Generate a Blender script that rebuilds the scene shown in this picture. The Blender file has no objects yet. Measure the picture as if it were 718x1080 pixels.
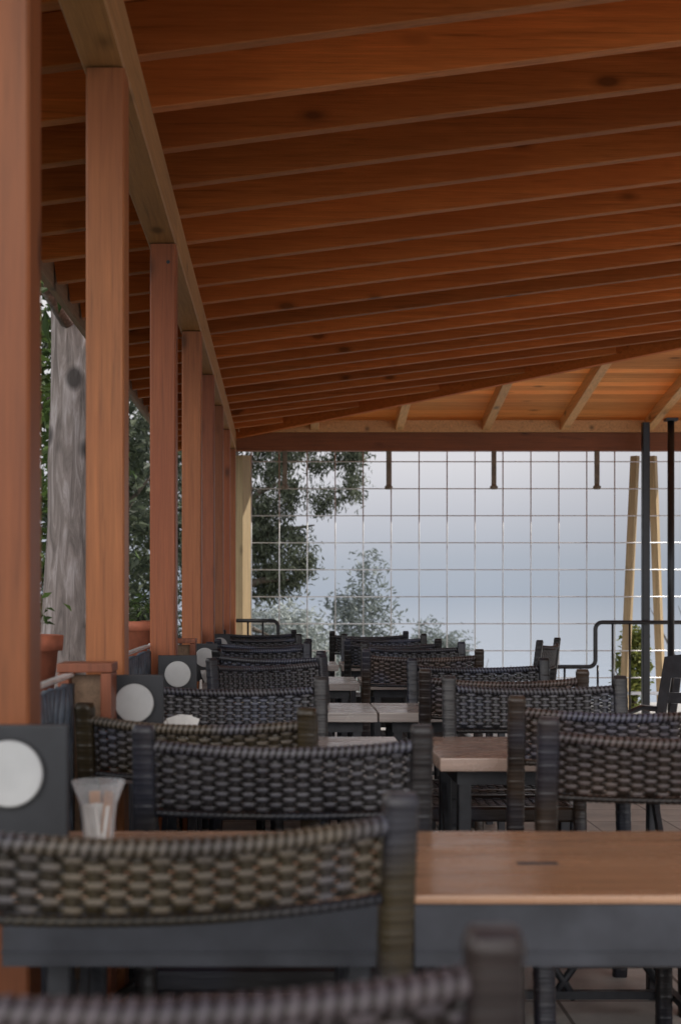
import bpy, bmesh, math, random
from mathutils import Vector, Matrix, noise
random.seed(7)
sc = bpy.context.scene
col = sc.collection
R = math.radians

# ------------------------------------------------------------------ helpers
class MB:
    def __init__(s): s.v = []; s.f = []; s.w = []
    def add(s, vs, fs, ws=None):
        s.w += list(ws) if ws else [.45]*len(vs)
        b = len(s.v); s.v += [tuple(p) for p in vs]; s.f += [tuple(b + i for i in f) for f in fs]
    def box(s, x0, x1, y0, y1, z0, z1):
        s.add([(x0,y0,z0),(x1,y0,z0),(x1,y1,z0),(x0,y1,z0),(x0,y0,z1),(x1,y0,z1),(x1,y1,z1),(x0,y1,z1)],
              [(0,3,2,1),(4,5,6,7),(0,1,5,4),(1,2,6,5),(2,3,7,6),(3,0,4,7)])
    def bar(s, a, b, w, h, up=(0,0,1), ch=0.0):
        """rectangular bar from a to b, w across, h along 'up', optional chamfered long edges"""
        a = Vector(a); b = Vector(b); d = (b-a).normalized(); u = Vector(up)
        x = d.cross(u).normalized(); u = x.cross(d).normalized()
        w2, h2 = w/2, h/2
        if ch > 0:
            sec = [(w2-ch,-h2),(w2,-h2+ch),(w2,h2-ch),(w2-ch,h2),(-w2+ch,h2),(-w2,h2-ch),(-w2,-h2+ch),(-w2+ch,-h2)]
        else:
            sec = [(w2,-h2),(w2,h2),(-w2,h2),(-w2,-h2)]
        s.loft([[c + x*p + u*q for p, q in sec] for c in (a, b)])
    def loft(s, rings, cap=True, closed=False, ws=None):
        n = len(rings[0]); vs = [p for r in rings for p in r]; fs = []
        m = len(rings)
        for i in range(m if closed else m-1):
            j = (i+1) % m
            for k in range(n):
                fs.append((i*n+k, i*n+(k+1) % n, j*n+(k+1) % n, j*n+k))
        if cap and not closed:
            fs.append(tuple(range(n-1,-1,-1))); fs.append(tuple((m-1)*n+k for k in range(n)))
        s.add(vs, fs, [x for w, r in zip(ws, rings) for x in (w if isinstance(w, list) else [w]*len(r))] if ws else None)
    def tube(s, pts, r, n=8, cap=True):
        pts = [Vector(p) for p in pts]; rs = r if isinstance(r, (list, tuple)) else [r]*len(pts)
        rings = []; px = None
        for i, p in enumerate(pts):
            d = (pts[min(i+1,len(pts)-1)] - pts[max(i-1,0)]).normalized()
            if px is None:
                a = Vector((0,0,1)) if abs(d.z) < .9 else Vector((1,0,0)); px = a.cross(d).normalized()
            px = (px - d*px.dot(d)).normalized(); py = d.cross(px)
            rings.append([p + (px*math.cos(t) + py*math.sin(t))*rs[i] for t in [2*math.pi*k/n for k in range(n)]])
        s.loft(rings, cap)
    def lathe(s, prof, c=(0,0,0), n=24, capb=True, capt=True):
        rings = [[(c[0]+r*math.cos(2*math.pi*k/n), c[1]+r*math.sin(2*math.pi*k/n), c[2]+z) for k in range(n)] for r, z in prof]
        nn = n; vs = [p for r in rings for p in r]; fs = []
        for i in range(len(rings)-1):
            for k in range(nn): fs.append((i*nn+k, i*nn+(k+1)%nn, (i+1)*nn+(k+1)%nn, (i+1)*nn+k))
        if capb: fs.append(tuple(range(nn-1,-1,-1)))
        if capt: fs.append(tuple((len(rings)-1)*nn+k for k in range(nn)))
        s.add(vs, fs)
    def build(s, name, mat, parent=None, smooth=False, bevel=0, loc=None):
        me = bpy.data.meshes.new(name); me.from_pydata(s.v, [], s.f); me.validate()
        if bevel or True:
            bm = bmesh.new(); bm.from_mesh(me)
            bmesh.ops.recalc_face_normals(bm, faces=bm.faces)
            if bevel:
                bmesh.ops.bevel(bm, geom=list(bm.edges), offset=bevel, segments=2, affect='EDGES', profile=.6)
            bm.to_mesh(me); bm.free()
        if smooth:
            for p in me.polygons: p.use_smooth = True
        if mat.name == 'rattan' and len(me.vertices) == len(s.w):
            at = me.attributes.new('weave_light', 'FLOAT', 'POINT'); at.data.foreach_set('value', s.w)
        me.materials.append(mat)
        o = bpy.data.objects.new(name, me); col.objects.link(o)
        if parent: o.parent = parent
        if loc: o.location = loc
        return o

def leafmesh(name, pts, size, mat, parent=None, aspect=.45, droop=0.0):
    """many small bent leaf faces"""
    vs = []; fs = []
    for p in pts:
        s = size*random.uniform(.6,1.35)
        a = Vector((random.gauss(0,1), random.gauss(0,1), random.gauss(0,.7)-droop)).normalized()
        b = a.cross(Vector((random.gauss(0,1), random.gauss(0,1), random.gauss(0,1)))).normalized()
        n = a.cross(b)*s*.14
        P = Vector(p); k = len(vs)
        vs += [P-a*s*.5, P+b*s*aspect*.5+n, P+a*s*.5, P-b*s*aspect*.5+n]
        fs.append((k,k+1,k+2,k+3))
    me = bpy.data.meshes.new(name); me.from_pydata([tuple(v) for v in vs], [], fs)
    me.materials.append(mat)
    o = bpy.data.objects.new(name, me); col.objects.link(o)
    if parent: o.parent = parent
    return o

def tag(o, label=None, cat=None, group=None, kind=None):
    if label: o['label'] = label
    if cat: o['category'] = cat
    if group: o['group'] = group
    if kind: o['kind'] = kind
    return o
def empty(name, loc=(0,0,0), rz=0, label=None, cat=None, group=None):
    o = bpy.data.objects.new(name, None); col.objects.link(o)
    o.location = loc; o.rotation_euler = (0,0,rz); o.empty_display_size = .05
    return tag(o, label, cat, group)
def copy_tree(o, parent=None):
    c = o.copy(); col.objects.link(c)
    if parent: c.parent = parent
    for ch in list(o.children): copy_tree(ch, c)
    return c
def tint(o, c):
    o.color = (*c, 1)
    for ch in o.children: tint(ch, c)

# ------------------------------------------------------------------ materials
class NT:
    def __init__(s, name):
        s.m = bpy.data.materials.new(name); s.m.use_nodes = True
        s.t = s.m.node_tree; s.b = s.t.nodes['Principled BSDF']
    def n(s, typ, **kw):
        x = s.t.nodes.new(typ)
        for k, v in kw.items(): setattr(x, k, v)
        return x
    def l(s, a, b): s.t.links.new(a, b)
    def coord(s, scale=(1,1,1), kind='Object', rot=(0,0,0), rnd=True):
        tc = s.n('ShaderNodeTexCoord'); mp = s.n('ShaderNodeMapping')
        mp.inputs['Scale'].default_value = scale; mp.inputs['Rotation'].default_value = rot
        if rnd:
            oi = s.n('ShaderNodeObjectInfo'); mu = s.n('ShaderNodeVectorMath', operation='SCALE')
            mu.inputs[0].default_value = (13.1, 7.7, 9.3); s.l(oi.outputs['Random'], mu.inputs['Scale'])
            ad = s.n('ShaderNodeVectorMath', operation='ADD'); s.l(tc.outputs[kind], ad.inputs[0]); s.l(mu.outputs[0], ad.inputs[1])
            s.l(ad.outputs[0], mp.inputs[0])
        else: s.l(tc.outputs[kind], mp.inputs[0])
        return mp.outputs[0]
    def noise(s, v, scale, detail=4, rough=.55, dist=0):
        x = s.n('ShaderNodeTexNoise'); x.inputs['Scale'].default_value = scale; x.inputs['Detail'].default_value = detail
        x.inputs['Roughness'].default_value = rough; x.inputs['Distortion'].default_value = dist
        s.l(v, x.inputs['Vector']); return x.outputs['Fac']
    def ramp(s, f, stops):
        x = s.n('ShaderNodeValToRGB'); e = x.color_ramp.elements
        while len(e) < len(stops): e.new(.5)
        for i, (p, c) in enumerate(stops): e[i].position = p; e[i].color = (*c, 1)
        s.l(f, x.inputs[0]); return x.outputs[0]
    def mix(s, f, a, b, mode='MIX'):
        x = s.n('ShaderNodeMix', data_type='RGBA', blend_type=mode)
        for sock, v in ((x.inputs[0], f), (x.inputs[6], a), (x.inputs[7], b)):
            if hasattr(v, 'links') or isinstance(v, bpy.types.NodeSocket): s.l(v, sock)
            elif isinstance(v, (int, float)): sock.default_value = v
            else: sock.default_value = (*v, 1)
        return x.outputs[2]
    def bump(s, h, st=.3, d=.01):
        x = s.n('ShaderNodeBump'); x.inputs['Strength'].default_value = st; x.inputs['Distance'].default_value = d
        s.l(h, x.inputs['Height']); s.l(x.outputs[0], s.b.inputs['Normal'])
    def base(s, c):
        if isinstance(c, bpy.types.NodeSocket): s.l(c, s.b.inputs['Base Color'])
        else: s.b.inputs['Base Color'].default_value = (*c, 1)
    def set(s, **kw):
        for k, v in kw.items(): s.b.inputs[k.replace('_', ' ')].default_value = v

def sc3(c, k): return tuple(min(1, x*k) for x in c)
def wood(name, c, axis='x', rough=.5, vary=.45, weather=None, knots=True, spec=.35, boards=None, c2=None):
    """stretched-noise grain running along 'axis', tone differs from object to object"""
    N = NT(name)
    st = {'x': (.9, 26, 26), 'y': (26, .9, 26), 'z': (26, 26, .9)}[axis]
    v = N.coord(st)
    g = N.noise(v, 2.2, 6, .62, .6); g2 = N.noise(v, 9, 3, .6)
    big = N.noise(N.coord((1.3,1.3,1.3)), 1.1, 3)
    cc = N.ramp(g, [(.28, sc3(c,.38)), (.44, sc3(c,.85)), (.58, c), (.74, sc3(c,1.35))])
    cc = N.mix(.3, cc, N.ramp(g2, [(.3, sc3(c,.45)), (.7, sc3(c,1.25))]))
    cc = N.mix(N.ramp(big, [(.35,(0,0,0)),(.7,(.55,.55,.55))]), cc, sc3(weather or sc3(c,.62),1))
    if knots:
        kv = N.coord(tuple(5.5 if x > 1 else 2.6 for x in st))
        vo = N.n('ShaderNodeTexVoronoi'); vo.inputs['Scale'].default_value = 1.0; N.l(kv, vo.inputs['Vector'])
        kk = N.ramp(vo.outputs['Distance'], [(.07,(.9,.9,.9)),(.12,(.35,.35,.35)),(.19,(0,0,0))])
        cc = N.mix(kk, cc, sc3(c,.3))
    oi = N.n('ShaderNodeObjectInfo')
    if c2:
        cc = N.mix(1.0, cc, oi.outputs['Color'], 'MULTIPLY')
    mr = N.n('ShaderNodeMapRange'); mr.inputs[3].default_value = 1-vary*.6; mr.inputs[4].default_value = 1+vary*.5
    N.l(oi.outputs['Random'], mr.inputs[0])
    cc = N.mix(1.0, cc, mr.outputs[0], 'MULTIPLY')
    if spec > .7:
        N.l(N.ramp(N.noise(N.coord((3,9,3)), 2, 5, .65), [(.3,(rough-.08,)*3),(.7,(rough+.16,)*3)]), N.b.inputs['Roughness'])
    if boards:
        ax, wdt, dark = boards
        tc = N.n('ShaderNodeTexCoord'); sp = N.n('ShaderNodeSeparateXYZ'); N.l(tc.outputs['Object'], sp.inputs[0])
        dv = N.n('ShaderNodeMath', operation='DIVIDE'); N.l(sp.outputs[ax], dv.inputs[0]); dv.inputs[1].default_value = wdt
        fr = N.n('ShaderNodeMath', operation='FRACT'); N.l(dv.outputs[0], fr.inputs[0])
        fl = N.n('ShaderNodeMath', operation='FLOOR'); N.l(dv.outputs[0], fl.inputs[0])
        wn = N.n('ShaderNodeTexWhiteNoise', noise_dimensions='1D'); N.l(fl.outputs[0], wn.inputs['W'])
        m2 = N.n('ShaderNodeMapRange'); m2.inputs[3].default_value = .72; m2.inputs[4].default_value = 1.2; N.l(wn.outputs['Value'], m2.inputs[0])
        cc = N.mix(1.0, cc, m2.outputs[0], 'MULTIPLY')
        gp = N.ramp(fr.outputs[0], [(.0,(1,1,1)),(.035,(0,0,0)),(.965,(0,0,0)),(1,(1,1,1))])
        cc = N.mix(gp, cc, sc3(c,dark))
    N.base(cc); N.set(Specular_IOR_Level=spec)
    if spec <= .7: N.set(Roughness=rough)
    N.bump(g, .25, .004)
    return N.m

M = {}
POST = (.43,.185,.066)
M['post'] = wood('post_wood', POST, 'z', .5, .35, (.33,.115,.045), c2=(.42,.135,.055))
M['beam'] = wood('beam_wood', (.44,.22,.085), 'y', .6, .2, (.33,.17,.08), spec=.15)
M['endbeam'] = wood('end_beam_wood', (.27,.085,.027), 'x', .5, .2)
M['rafter'] = wood('rafter_wood', (.54,.158,.037), 'x', .55, .55, (.36,.088,.020), spec=.12)
M['rafterlit'] = wood('rafter_lit_wood', (.50,.19,.07), 'x', .6, .4, (.36,.12,.04), spec=.12)  # paler rafter copy: light from below painted onto the undersides
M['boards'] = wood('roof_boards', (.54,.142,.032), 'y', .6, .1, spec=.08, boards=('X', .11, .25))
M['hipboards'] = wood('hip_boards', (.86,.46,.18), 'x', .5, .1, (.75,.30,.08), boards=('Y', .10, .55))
M['hiprafter'] = wood('hip_rafter_wood', (.72,.40,.17), 'y', .5, .2, (.6,.3,.12))
M['fascia'] = wood('fascia_wood', (.34,.22,.14), 'y', .6, .1)
M['yellow'] = wood('pine_yellow', (.60,.46,.27), 'z', .55, .2, (.50,.37,.21))
M['frame'] = wood('frame_wood', (.27,.085,.04), 'z', .5, .3)
M['top'] = wood('table_wood', (.44,.25,.15), 'x', .24, .15, (.40,.25,.17), knots=False, spec=.75)
M['toporange'] = wood('table_wood_orange', (.48,.265,.15), 'x', .2, .15, (.40,.19,.09), knots=False, spec=.75)
M['toppink'] = wood('table_wood_pinkish', (.44,.31,.25), 'x', .2, .15, (.38,.27,.22), knots=False, spec=.9)
M['topgrey'] = wood('table_wood_grey', (.46,.41,.385), 'x', .18, .25, (.33,.27,.25), knots=False, spec=.75)

def thin(m, f):
    nt = m.node_tree; b = nt.nodes['Principled BSDF']; tr = nt.nodes.new('ShaderNodeBsdfTranslucent'); mx = nt.nodes.new('ShaderNodeMixShader')
    nt.links.new(b.inputs['Base Color'].links[0].from_socket, tr.inputs[0]); mx.inputs[0].default_value = f
    nt.links.new(b.outputs[0], mx.inputs[1]); nt.links.new(tr.outputs[0], mx.inputs[2]); nt.links.new(mx.outputs[0], nt.nodes['Material Output'].inputs[0])
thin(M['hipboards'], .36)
def rattan():
    N = NT('rattan')
    oi = N.n('ShaderNodeObjectInfo')
    v = N.coord((1,1,1))
    a = N.noise(v, 7, 3); b = N.noise(N.coord((6,6,60)), 3, 3)
    dark = N.mix(1.0, oi.outputs['Color'], (.42,.40,.42), 'MULTIPLY')
    c = N.mix(N.ramp(a, [(.35,(0,0,0)),(.65,(1,1,1))]), dark, oi.outputs['Color'])
    c = N.mix(N.ramp(b, [(.5,(0,0,0)),(.78,(.15,.15,.15))]), c, (.11,.105,.105))
    sl = N.noise(N.coord((1,1,1)), 3.4, 2)
    bl = N.mix(.85, oi.outputs['Color'], (.068,.078,.122))
    c = N.mix(N.ramp(sl, [(.50,(0,0,0)),(.64,(.8,.8,.8))]), c, bl)
    at = N.n('ShaderNodeAttribute'); at.attribute_name = 'weave_light'
    c = N.mix(1.0, c, N.ramp(at.outputs['Fac'], [(0,(.05,.05,.05)),(.45,(.38,.38,.38)),(1,(1.2,1.2,1.2))]), 'MULTIPLY')  # painted shading: recessed strands darkened, raised strands brightened
    c = N.mix(N.ramp(at.outputs['Fac'], [(.55,(0,0,0)),(1,(.22,.22,.22))]), c, (.125,.14,.19))  # slate blue on raised strands imitates reflected sky
    N.base(c); N.set(Roughness=.34, Specular_IOR_Level=.38)
    N.bump(b, .3, .003)
    return N.m
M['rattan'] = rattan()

def plain(name, c, rough=.5, metal=0, nscale=30, amt=.35, bump=.1, spec=.5):
    N = NT(name); f = N.noise(N.coord(), nscale, 4)
    N.base(N.ramp(f, [(.3, sc3(c,1-amt)), (.7, sc3(c,1+amt*.6))])); N.set(Roughness=rough, Metallic=metal, Specular_IOR_Level=spec)
    if bump: N.bump(f, bump, .003)
    return N.m
M['iron'] = plain('dark_iron', (.035,.036,.042), .45, .2)
M['apron'] = plain('apron_metal', (.048,.050,.060), .42, .3, 12)
M['black'] = plain('black_paint', (.012,.012,.014), .35)
M['standblack'] = plain('stand_black', (.016,.017,.021), .5, 0, 20, .3)
M['disc'] = plain('white_disc', (.46,.46,.455), .55, 0, 14, .12)
M['wire'] = plain('galvanised_wire', (.74,.75,.77), .40, .7, 20, .1, 0)
M['railtop'] = plain('skylit_rail', (.66,.66,.66), .35, .3, 18)  # pale tone stands in for sky light along the top edge
M['slat'] = plain('slate_slat', (.07,.085,.11), .45, 0, 25, .5)
M['terra'] = plain('terracotta', (.42,.13,.07), .75, 0, 18, .3)
M['white'] = plain('white_ceramic', (.75,.74,.72), .3, 0, 20, .1, 0)
M['paper'] = plain('white_paper', (.78,.77,.74), .7, 0, 40, .1)
M['brownpaper'] = plain('brown_paper', (.45,.22,.10), .7, 0, 40, .2)
M['soil'] = plain('soil', (.05,.035,.025), .95, 0, 60, .5, .6)
M['bracket'] = plain('bracket_metal', (.20,.15,.10), .5, .1, 25)
M['stone'] = plain('wall_stone', (.34,.31,.28), .85, 0, 9, .4, .5)
M['black_plastic'] = plain('black_plastic', (.024,.026,.031), .3)
def glass():
    N = NT('jar_glass'); N.base((.85,.88,.90)); N.set(Roughness=.06, Specular_IOR_Level=.8)
    tr = N.n('ShaderNodeBsdfTransparent'); fr = N.n('ShaderNodeLayerWeight'); fr.inputs['Blend'].default_value = .35
    mr = N.n('ShaderNodeMapRange'); mr.inputs[3].default_value = .07; mr.inputs[4].default_value = .6; N.l(fr.outputs['Facing'], mr.inputs[0])
    mx = N.n('ShaderNodeMixShader'); N.l(mr.outputs[0], mx.inputs[0]); N.l(tr.outputs[0], mx.inputs[1]); N.l(N.b.outputs[0], mx.inputs[2])
    N.l(mx.outputs[0], N.t.nodes['Material Output'].inputs[0]); return N.m
M['glass'] = glass()
def floor_mat():
    N = NT('terrace_stone')
    v = N.coord((1,1,1), rnd=False)
    br = N.n('ShaderNodeTexBrick'); br.offset = 0; br.inputs['Scale'].default_value = 1
    br.inputs['Brick Width'].default_value = .4; br.inputs['Row Height'].default_value = .4; br.inputs['Mortar Size'].default_value = .006
    N.l(v, br.inputs['Vector'])
    br.inputs['Color1'].default_value = (.58,.57,.55,1); br.inputs['Color2'].default_value = (.51,.50,.48,1); br.inputs['Mortar'].default_value = (.16,.15,.14,1)
    f = N.noise(v, 6, 6)
    N.base(N.mix(1.0, br.outputs['Color'], N.ramp(f, [(.3,(.7,.7,.7)),(.7,(1.15,1.13,1.1))]), 'MULTIPLY')); N.set(Roughness=.55)
    N.bump(f, .15, .01); return N.m
M['floor'] = floor_mat()
def ground_mat():
    N = NT('hill_ground'); v = N.coord((1,1,1), rnd=False); f = N.noise(v, .8, 8)
    N.base(N.ramp(f, [(.3,(.10,.085,.05)),(.5,(.09,.10,.045)),(.7,(.20,.17,.11))])); N.set(Roughness=.95); N.bump(f, .5, .2); return N.m
M['ground'] = ground_mat()
def leafmat(name, c, c2, trans=.25):
    N = NT(name); g = N.n('ShaderNodeNewGeometry')
    cc = N.ramp(g.outputs['Random Per Island'], [(0, sc3(c,.55)), (.5, c), (1, c2)])
    N.base(cc); N.set(Roughness=.6, Specular_IOR_Level=.3)
    tr = N.n('ShaderNodeBsdfTranslucent'); N.l(cc, tr.inputs[0])
    mx = N.n('ShaderNodeMixShader'); mx.inputs[0].default_value = trans
    N.l(N.b.outputs[0], mx.inputs[1]); N.l(tr.outputs[0], mx.inputs[2]); N.l(mx.outputs[0], N.t.nodes['Material Output'].inputs[0])
    return N.m
M['leaf'] = leafmat('leaf_green', (.06,.10,.03), (.12,.19,.05))
M['leafdark'] = leafmat('leaf_dark', (.045,.060,.038), (.095,.115,.065), .15)
M['leafdroop'] = leafmat('leaf_drooping', (.075,.092,.062), (.16,.18,.125), .3)
M['leafpale'] = leafmat('leaf_misty', (.38,.42,.40), (.62,.66,.65), .2)  # distance haze put into the leaf colour
M['leafmid'] = leafmat('leaf_misty_mid', (.19,.22,.205), (.34,.38,.365), .2)  # fainter haze put into the leaf colour
M['leafyellow'] = leafmat('leaf_sunlit', (.16,.20,.05), (.34,.36,.10), .35)
def bark(name, c, c2):
    N = NT(name); v = N.coord((6,6,.9)); f = N.noise(v, 3, 8, .65, .8); g = N.noise(N.coord((1,1,1)), 4, 3)
    cc = N.ramp(f, [(.3, sc3(c,.45)), (.5, c), (.7, c2)])
    kv = N.coord((2.2,2.2,1.7)); vo = N.n('ShaderNodeTexVoronoi'); vo.inputs['Scale'].default_value = 1.9; N.l(kv, vo.inputs['Vector'])
    cc = N.mix(N.ramp(vo.outputs['Distance'], [(.17,(.9,.9,.9)),(.31,(0,0,0))]), cc, sc3(c,.16))
    N.base(cc); N.set(Roughness=.9); N.bump(f, .9, .03); return N.m
M['bark'] = bark('bark_grey', (.23,.19,.175), (.44,.39,.385))
M['barkdark'] = bark('bark_dark', (.10,.08,.065), (.17,.14,.12))
def sea_mat():
    N = NT('misty_sea'); v = N.coord((.02,.05,1), rnd=False); f = N.noise(v, 1, 5)
    N.base(N.ramp(f, [(.3,(.26,.31,.38)),(.7,(.29,.34,.41))])); N.set(Roughness=.6)
    g = N.n('ShaderNodeNewGeometry'); ln = N.n('ShaderNodeVectorMath', operation='LENGTH'); N.l(g.outputs['Position'], ln.inputs[0])
    mr = N.n('ShaderNodeMapRange', interpolation_type='SMOOTHSTEP'); mr.inputs[1].default_value = 60; mr.inputs[2].default_value = 900
    N.l(ln.outputs['Value'], mr.inputs[0])
    tr = N.n('ShaderNodeBsdfTransparent'); mx = N.n('ShaderNodeMixShader'); N.l(mr.outputs[0], mx.inputs[0])
    N.l(N.b.outputs[0], mx.inputs[1]); N.l(tr.outputs[0], mx.inputs[2]); N.l(mx.outputs[0], N.t.nodes['Material Output'].inputs[0])
    return N.m
M['sea'] = sea_mat()

# ------------------------------------------------------------------ world, sun, camera
EL, AZ = R(37), R(73)          # sun height; angle from straight ahead towards the right
w = bpy.data.worlds.new('World'); sc.world = w; w.use_nodes = True
t = w.node_tree; bg = t.nodes['Background']; bg.inputs[1].default_value = .15
sky = t.nodes.new('ShaderNodeTexSky'); sky.sky_type = 'NISHITA'; sky.sun_disc = False
sky.sun_elevation = EL; sky.sun_rotation = AZ; sky.air_density = 1.2; sky.dust_density = 2.5
tc = t.nodes.new('ShaderNodeTexCoord'); sp = t.nodes.new('ShaderNodeSeparateXYZ'); t.links.new(tc.outputs['Generated'], sp.inputs[0])
mr = t.nodes.new('ShaderNodeMapRange'); mr.inputs[1].default_value = -.1; mr.inputs[2].default_value = .3; t.links.new(sp.outputs[2], mr.inputs[0])
nz = t.nodes.new('ShaderNodeTexNoise'); nz.inputs['Scale'].default_value = 5; t.links.new(tc.outputs['Generated'], nz.inputs['Vector'])
nm = t.nodes.new('ShaderNodeMath'); nm.operation = 'MULTIPLY_ADD'; nm.inputs[1].default_value = .08; nm.inputs[2].default_value = -.04
t.links.new(nz.outputs['Fac'], nm.inputs[0])
na = t.nodes.new('ShaderNodeMath'); na.operation = 'ADD'; t.links.new(mr.outputs[0], na.inputs[0]); t.links.new(nm.outputs[0], na.inputs[1])
rp = t.nodes.new('ShaderNodeValToRGB'); e = rp.color_ramp.elements
stops = [(0,(.54,.575,.63)), (.2,(.48,.52,.59)), (.25,(.40,.45,.53)), (.31,(.43,.47,.54)), (.40,(.55,.565,.62)), (.5,(.70,.695,.73)), (1,(.90,.87,.84))]
while len(e) < len(stops): e.new(.5)
for i, (p, c) in enumerate(stops): e[i].position = p; e[i].color = (*c, 1)
t.links.new(na.outputs[0], rp.inputs[0])
up = t.nodes.new('ShaderNodeVectorMath'); up.operation = 'SCALE'; up.inputs['Scale'].default_value = 1/.15; t.links.new(rp.outputs[0], up.inputs[0])
m2 = t.nodes.new('ShaderNodeMapRange'); m2.inputs[1].default_value = .4; m2.inputs[2].default_value = .85; t.links.new(sp.outputs[2], m2.inputs[0])
mx = t.nodes.new('ShaderNodeMix'); mx.data_type = 'RGBA'
t.links.new(m2.outputs[0], mx.inputs[0]); bk = t.nodes.new('ShaderNodeMapRange'); bk.inputs[1].default_value = .15; bk.inputs[2].default_value = -.8; bk.inputs[3].default_value = 1.0; bk.inputs[4].default_value = 3.7  # unseen sky behind the camera brightened, added fill for front faces
t.links.new(sp.outputs[1], bk.inputs[0])
u2 = t.nodes.new('ShaderNodeVectorMath'); u2.operation = 'SCALE'; t.links.new(up.outputs[0], u2.inputs[0]); t.links.new(bk.outputs[0], u2.inputs['Scale'])
bx = t.nodes.new('ShaderNodeMapRange'); bx.inputs[1].default_value = .15; bx.inputs[2].default_value = .75; bx.inputs[3].default_value = 1.0; bx.inputs[4].default_value = .32  # sky to the right dimmed so right-hand faces come out darker
t.links.new(sp.outputs[0], bx.inputs[0])
u3 = t.nodes.new('ShaderNodeVectorMath'); u3.operation = 'SCALE'; t.links.new(u2.outputs[0], u3.inputs[0]); t.links.new(bx.outputs[0], u3.inputs['Scale'])
t.links.new(u3.outputs[0], mx.inputs[6]); t.links.new(sky.outputs[0], mx.inputs[7])
t.links.new(mx.outputs[2], bg.inputs[0])

sd = bpy.data.lights.new('sun', 'SUN'); sd.energy = 4.2; sd.angle = R(.5); sd.color = (1,.94,.85)
so = bpy.data.objects.new('sun', sd); col.objects.link(so)
sdir = Vector((math.sin(AZ)*math.cos(EL), math.cos(AZ)*math.cos(EL), math.sin(EL)))
so.rotation_euler = sdir.to_track_quat('Z','Y').to_euler(); so.location = (8,8,15)

H = 1.16
cd = bpy.data.cameras.new('camera'); cam = bpy.data.objects.new('camera', cd); col.objects.link(cam); sc.camera = cam
cam.location = (0,0,H); cam.rotation_euler = (R(90),0,0)
cd.sensor_fit = 'HORIZONTAL'; cd.sensor_width = 36; cd.lens = 36*1470/718
cd.shift_x = 65/718; cd.shift_y = 90/718; cd.clip_start = .05; cd.clip_end = 20000
cd.dof.use_dof = True; cd.dof.focus_distance = 6.2; cd.dof.aperture_fstop = 7.2
sc.view_settings.view_transform = 'Standard'; sc.view_settings.look = 'None'; sc.view_settings.exposure = 0

# ------------------------------------------------------------------ setting
m = MB(); m.box(-.95, 9.2, -4, 15.4, -.3, 0)
tag(m.build('terrace_floor', M['floor']), kind='structure')
m = MB(); nx, ny = 60, 60; vs = []; fs = []
for j in range(ny+1):
    for i in range(nx+1):
        X = -60 + 140*i/nx; Y = -30 + 130*j/ny
        z = -.32
        if Y > 15.4: z -= (Y-15.4)*.42
        if X > 9.2: z -= (X-9.2)*.35
        if X < -1.5: z += min(1.0, (-X-1.5)*.10)
        z += .25*noise.noise(Vector((X*.15, Y*.15, 0))) * (1 if (Y > 17 or X < -3 or X > 11) else 0)
        vs.append((X, Y, z))
for j in range(ny):
    for i in range(nx):
        a = j*(nx+1)+i; fs.append((a, a+1, a+nx+2, a+nx+1))
m.add(vs, fs); tag(m.build('hillside', M['ground'], smooth=True), kind='structure')
m = MB(); m.add([(-6000,-4000,-24),(6000,-4000,-24),(6000,9000,-24),(-6000,9000,-24)], [(0,1,2,3)])
tag(m.build('sea', M['sea']), kind='structure')

# ------------------------------------------------------------------ roof
XB = -.384; BZ = 2.484; BH = .16; ZE = 12.55; PM = .127; PH = .2; XE = -1.0; XR = 8.4; Y0 = 1.15
HR = BZ+BH
def zmain(x): return HR + PM*(x-XB)
def zhip(y): return HR + PH*(ZE-y)
KH = PM/PH                       # plan slope of the hip line
def yhip(x): return ZE - KH*(x-XB)
def xhip(y): return XB + (ZE-y)/KH
roof = empty('timber_roof', (0, 0, 0), 0, 'red brown timber terrace roof with close rafters and a paler hipped far end', 'roof')
RD, RT = .15, .05
def rafter_y(y):
    x1 = min(XR, xhip(y+RT)-.02)
    if x1 < XE+.15: return
    a = (XE, y+RT/2, zmain(XE)+RD/2); b = (x1, y+RT/2, zmain(x1)+RD/2)
    mb = MB(); mb.bar(a, b, RT, RD, (0,0,1), .003); ob = mb.build('rafter', M['rafter'], roof)
    ob.data.materials.append(M['rafterlit'])
    for p in ob.data.polygons:
        if p.normal.z < -.6: p.material_index = 1
y = 4.22 - 7*.40
while y < 12.7:
    rafter_y(y + random.uniform(-.008,.008)); y += .40
# long beam on the posts, in lengths that meet over a post
for a, b in ((Y0, 5.245), (5.249, 8.30), (8.304, 12.655)):
    mb = MB(); mb.bar((XB-.053, a, BZ+BH/2-.001), (XB-.053, b, BZ+BH/2-.001), .106, BH, (0,0,1), .004); mb.build('beam', M['beam'], roof)
mb = MB(); mb.bar((XB+.004, ZE+.05, BZ+.085+.02), (XR, ZE+.05, BZ+.085+.02), .10, .215, (0,0,1), .005); mb.build('end_beam', M['endbeam'], roof)
# high edge beam
mb = MB(); mb.bar((XR-.05, Y0, zmain(XR)-.09), (XR-.05, yhip(XR)-.1, zmain(XR)-.09), .1, .17, (0,0,1), .004); mb.build('ridge_beam', M['endbeam'], roof)
# hip rafter on the diagonal
mb = MB(); mb.bar((XE, yhip(XE), zmain(XE)+.045), (XR, yhip(XR), zmain(XR)+.045), .06, .20, (0,0,1), .004); mb.build('hip_rafter', M['rafter'], roof)
# jack rafters of the hipped end
for x in (.32, 1.08, 1.86, 2.56, 3.32, 4.1, 4.9, 5.7, 6.5, 7.3, 8.1):
    ye = 12.93; yh = yhip(x)+.05
    if yh > ye-.2: continue
    mb = MB(); mb.bar((x, ye, zhip(ye)+.06), (x, yh, zhip(yh)+.06), .075, .11, (0,0,1), .004); mb.build('jack_rafter', M['hiprafter'], roof)
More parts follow.
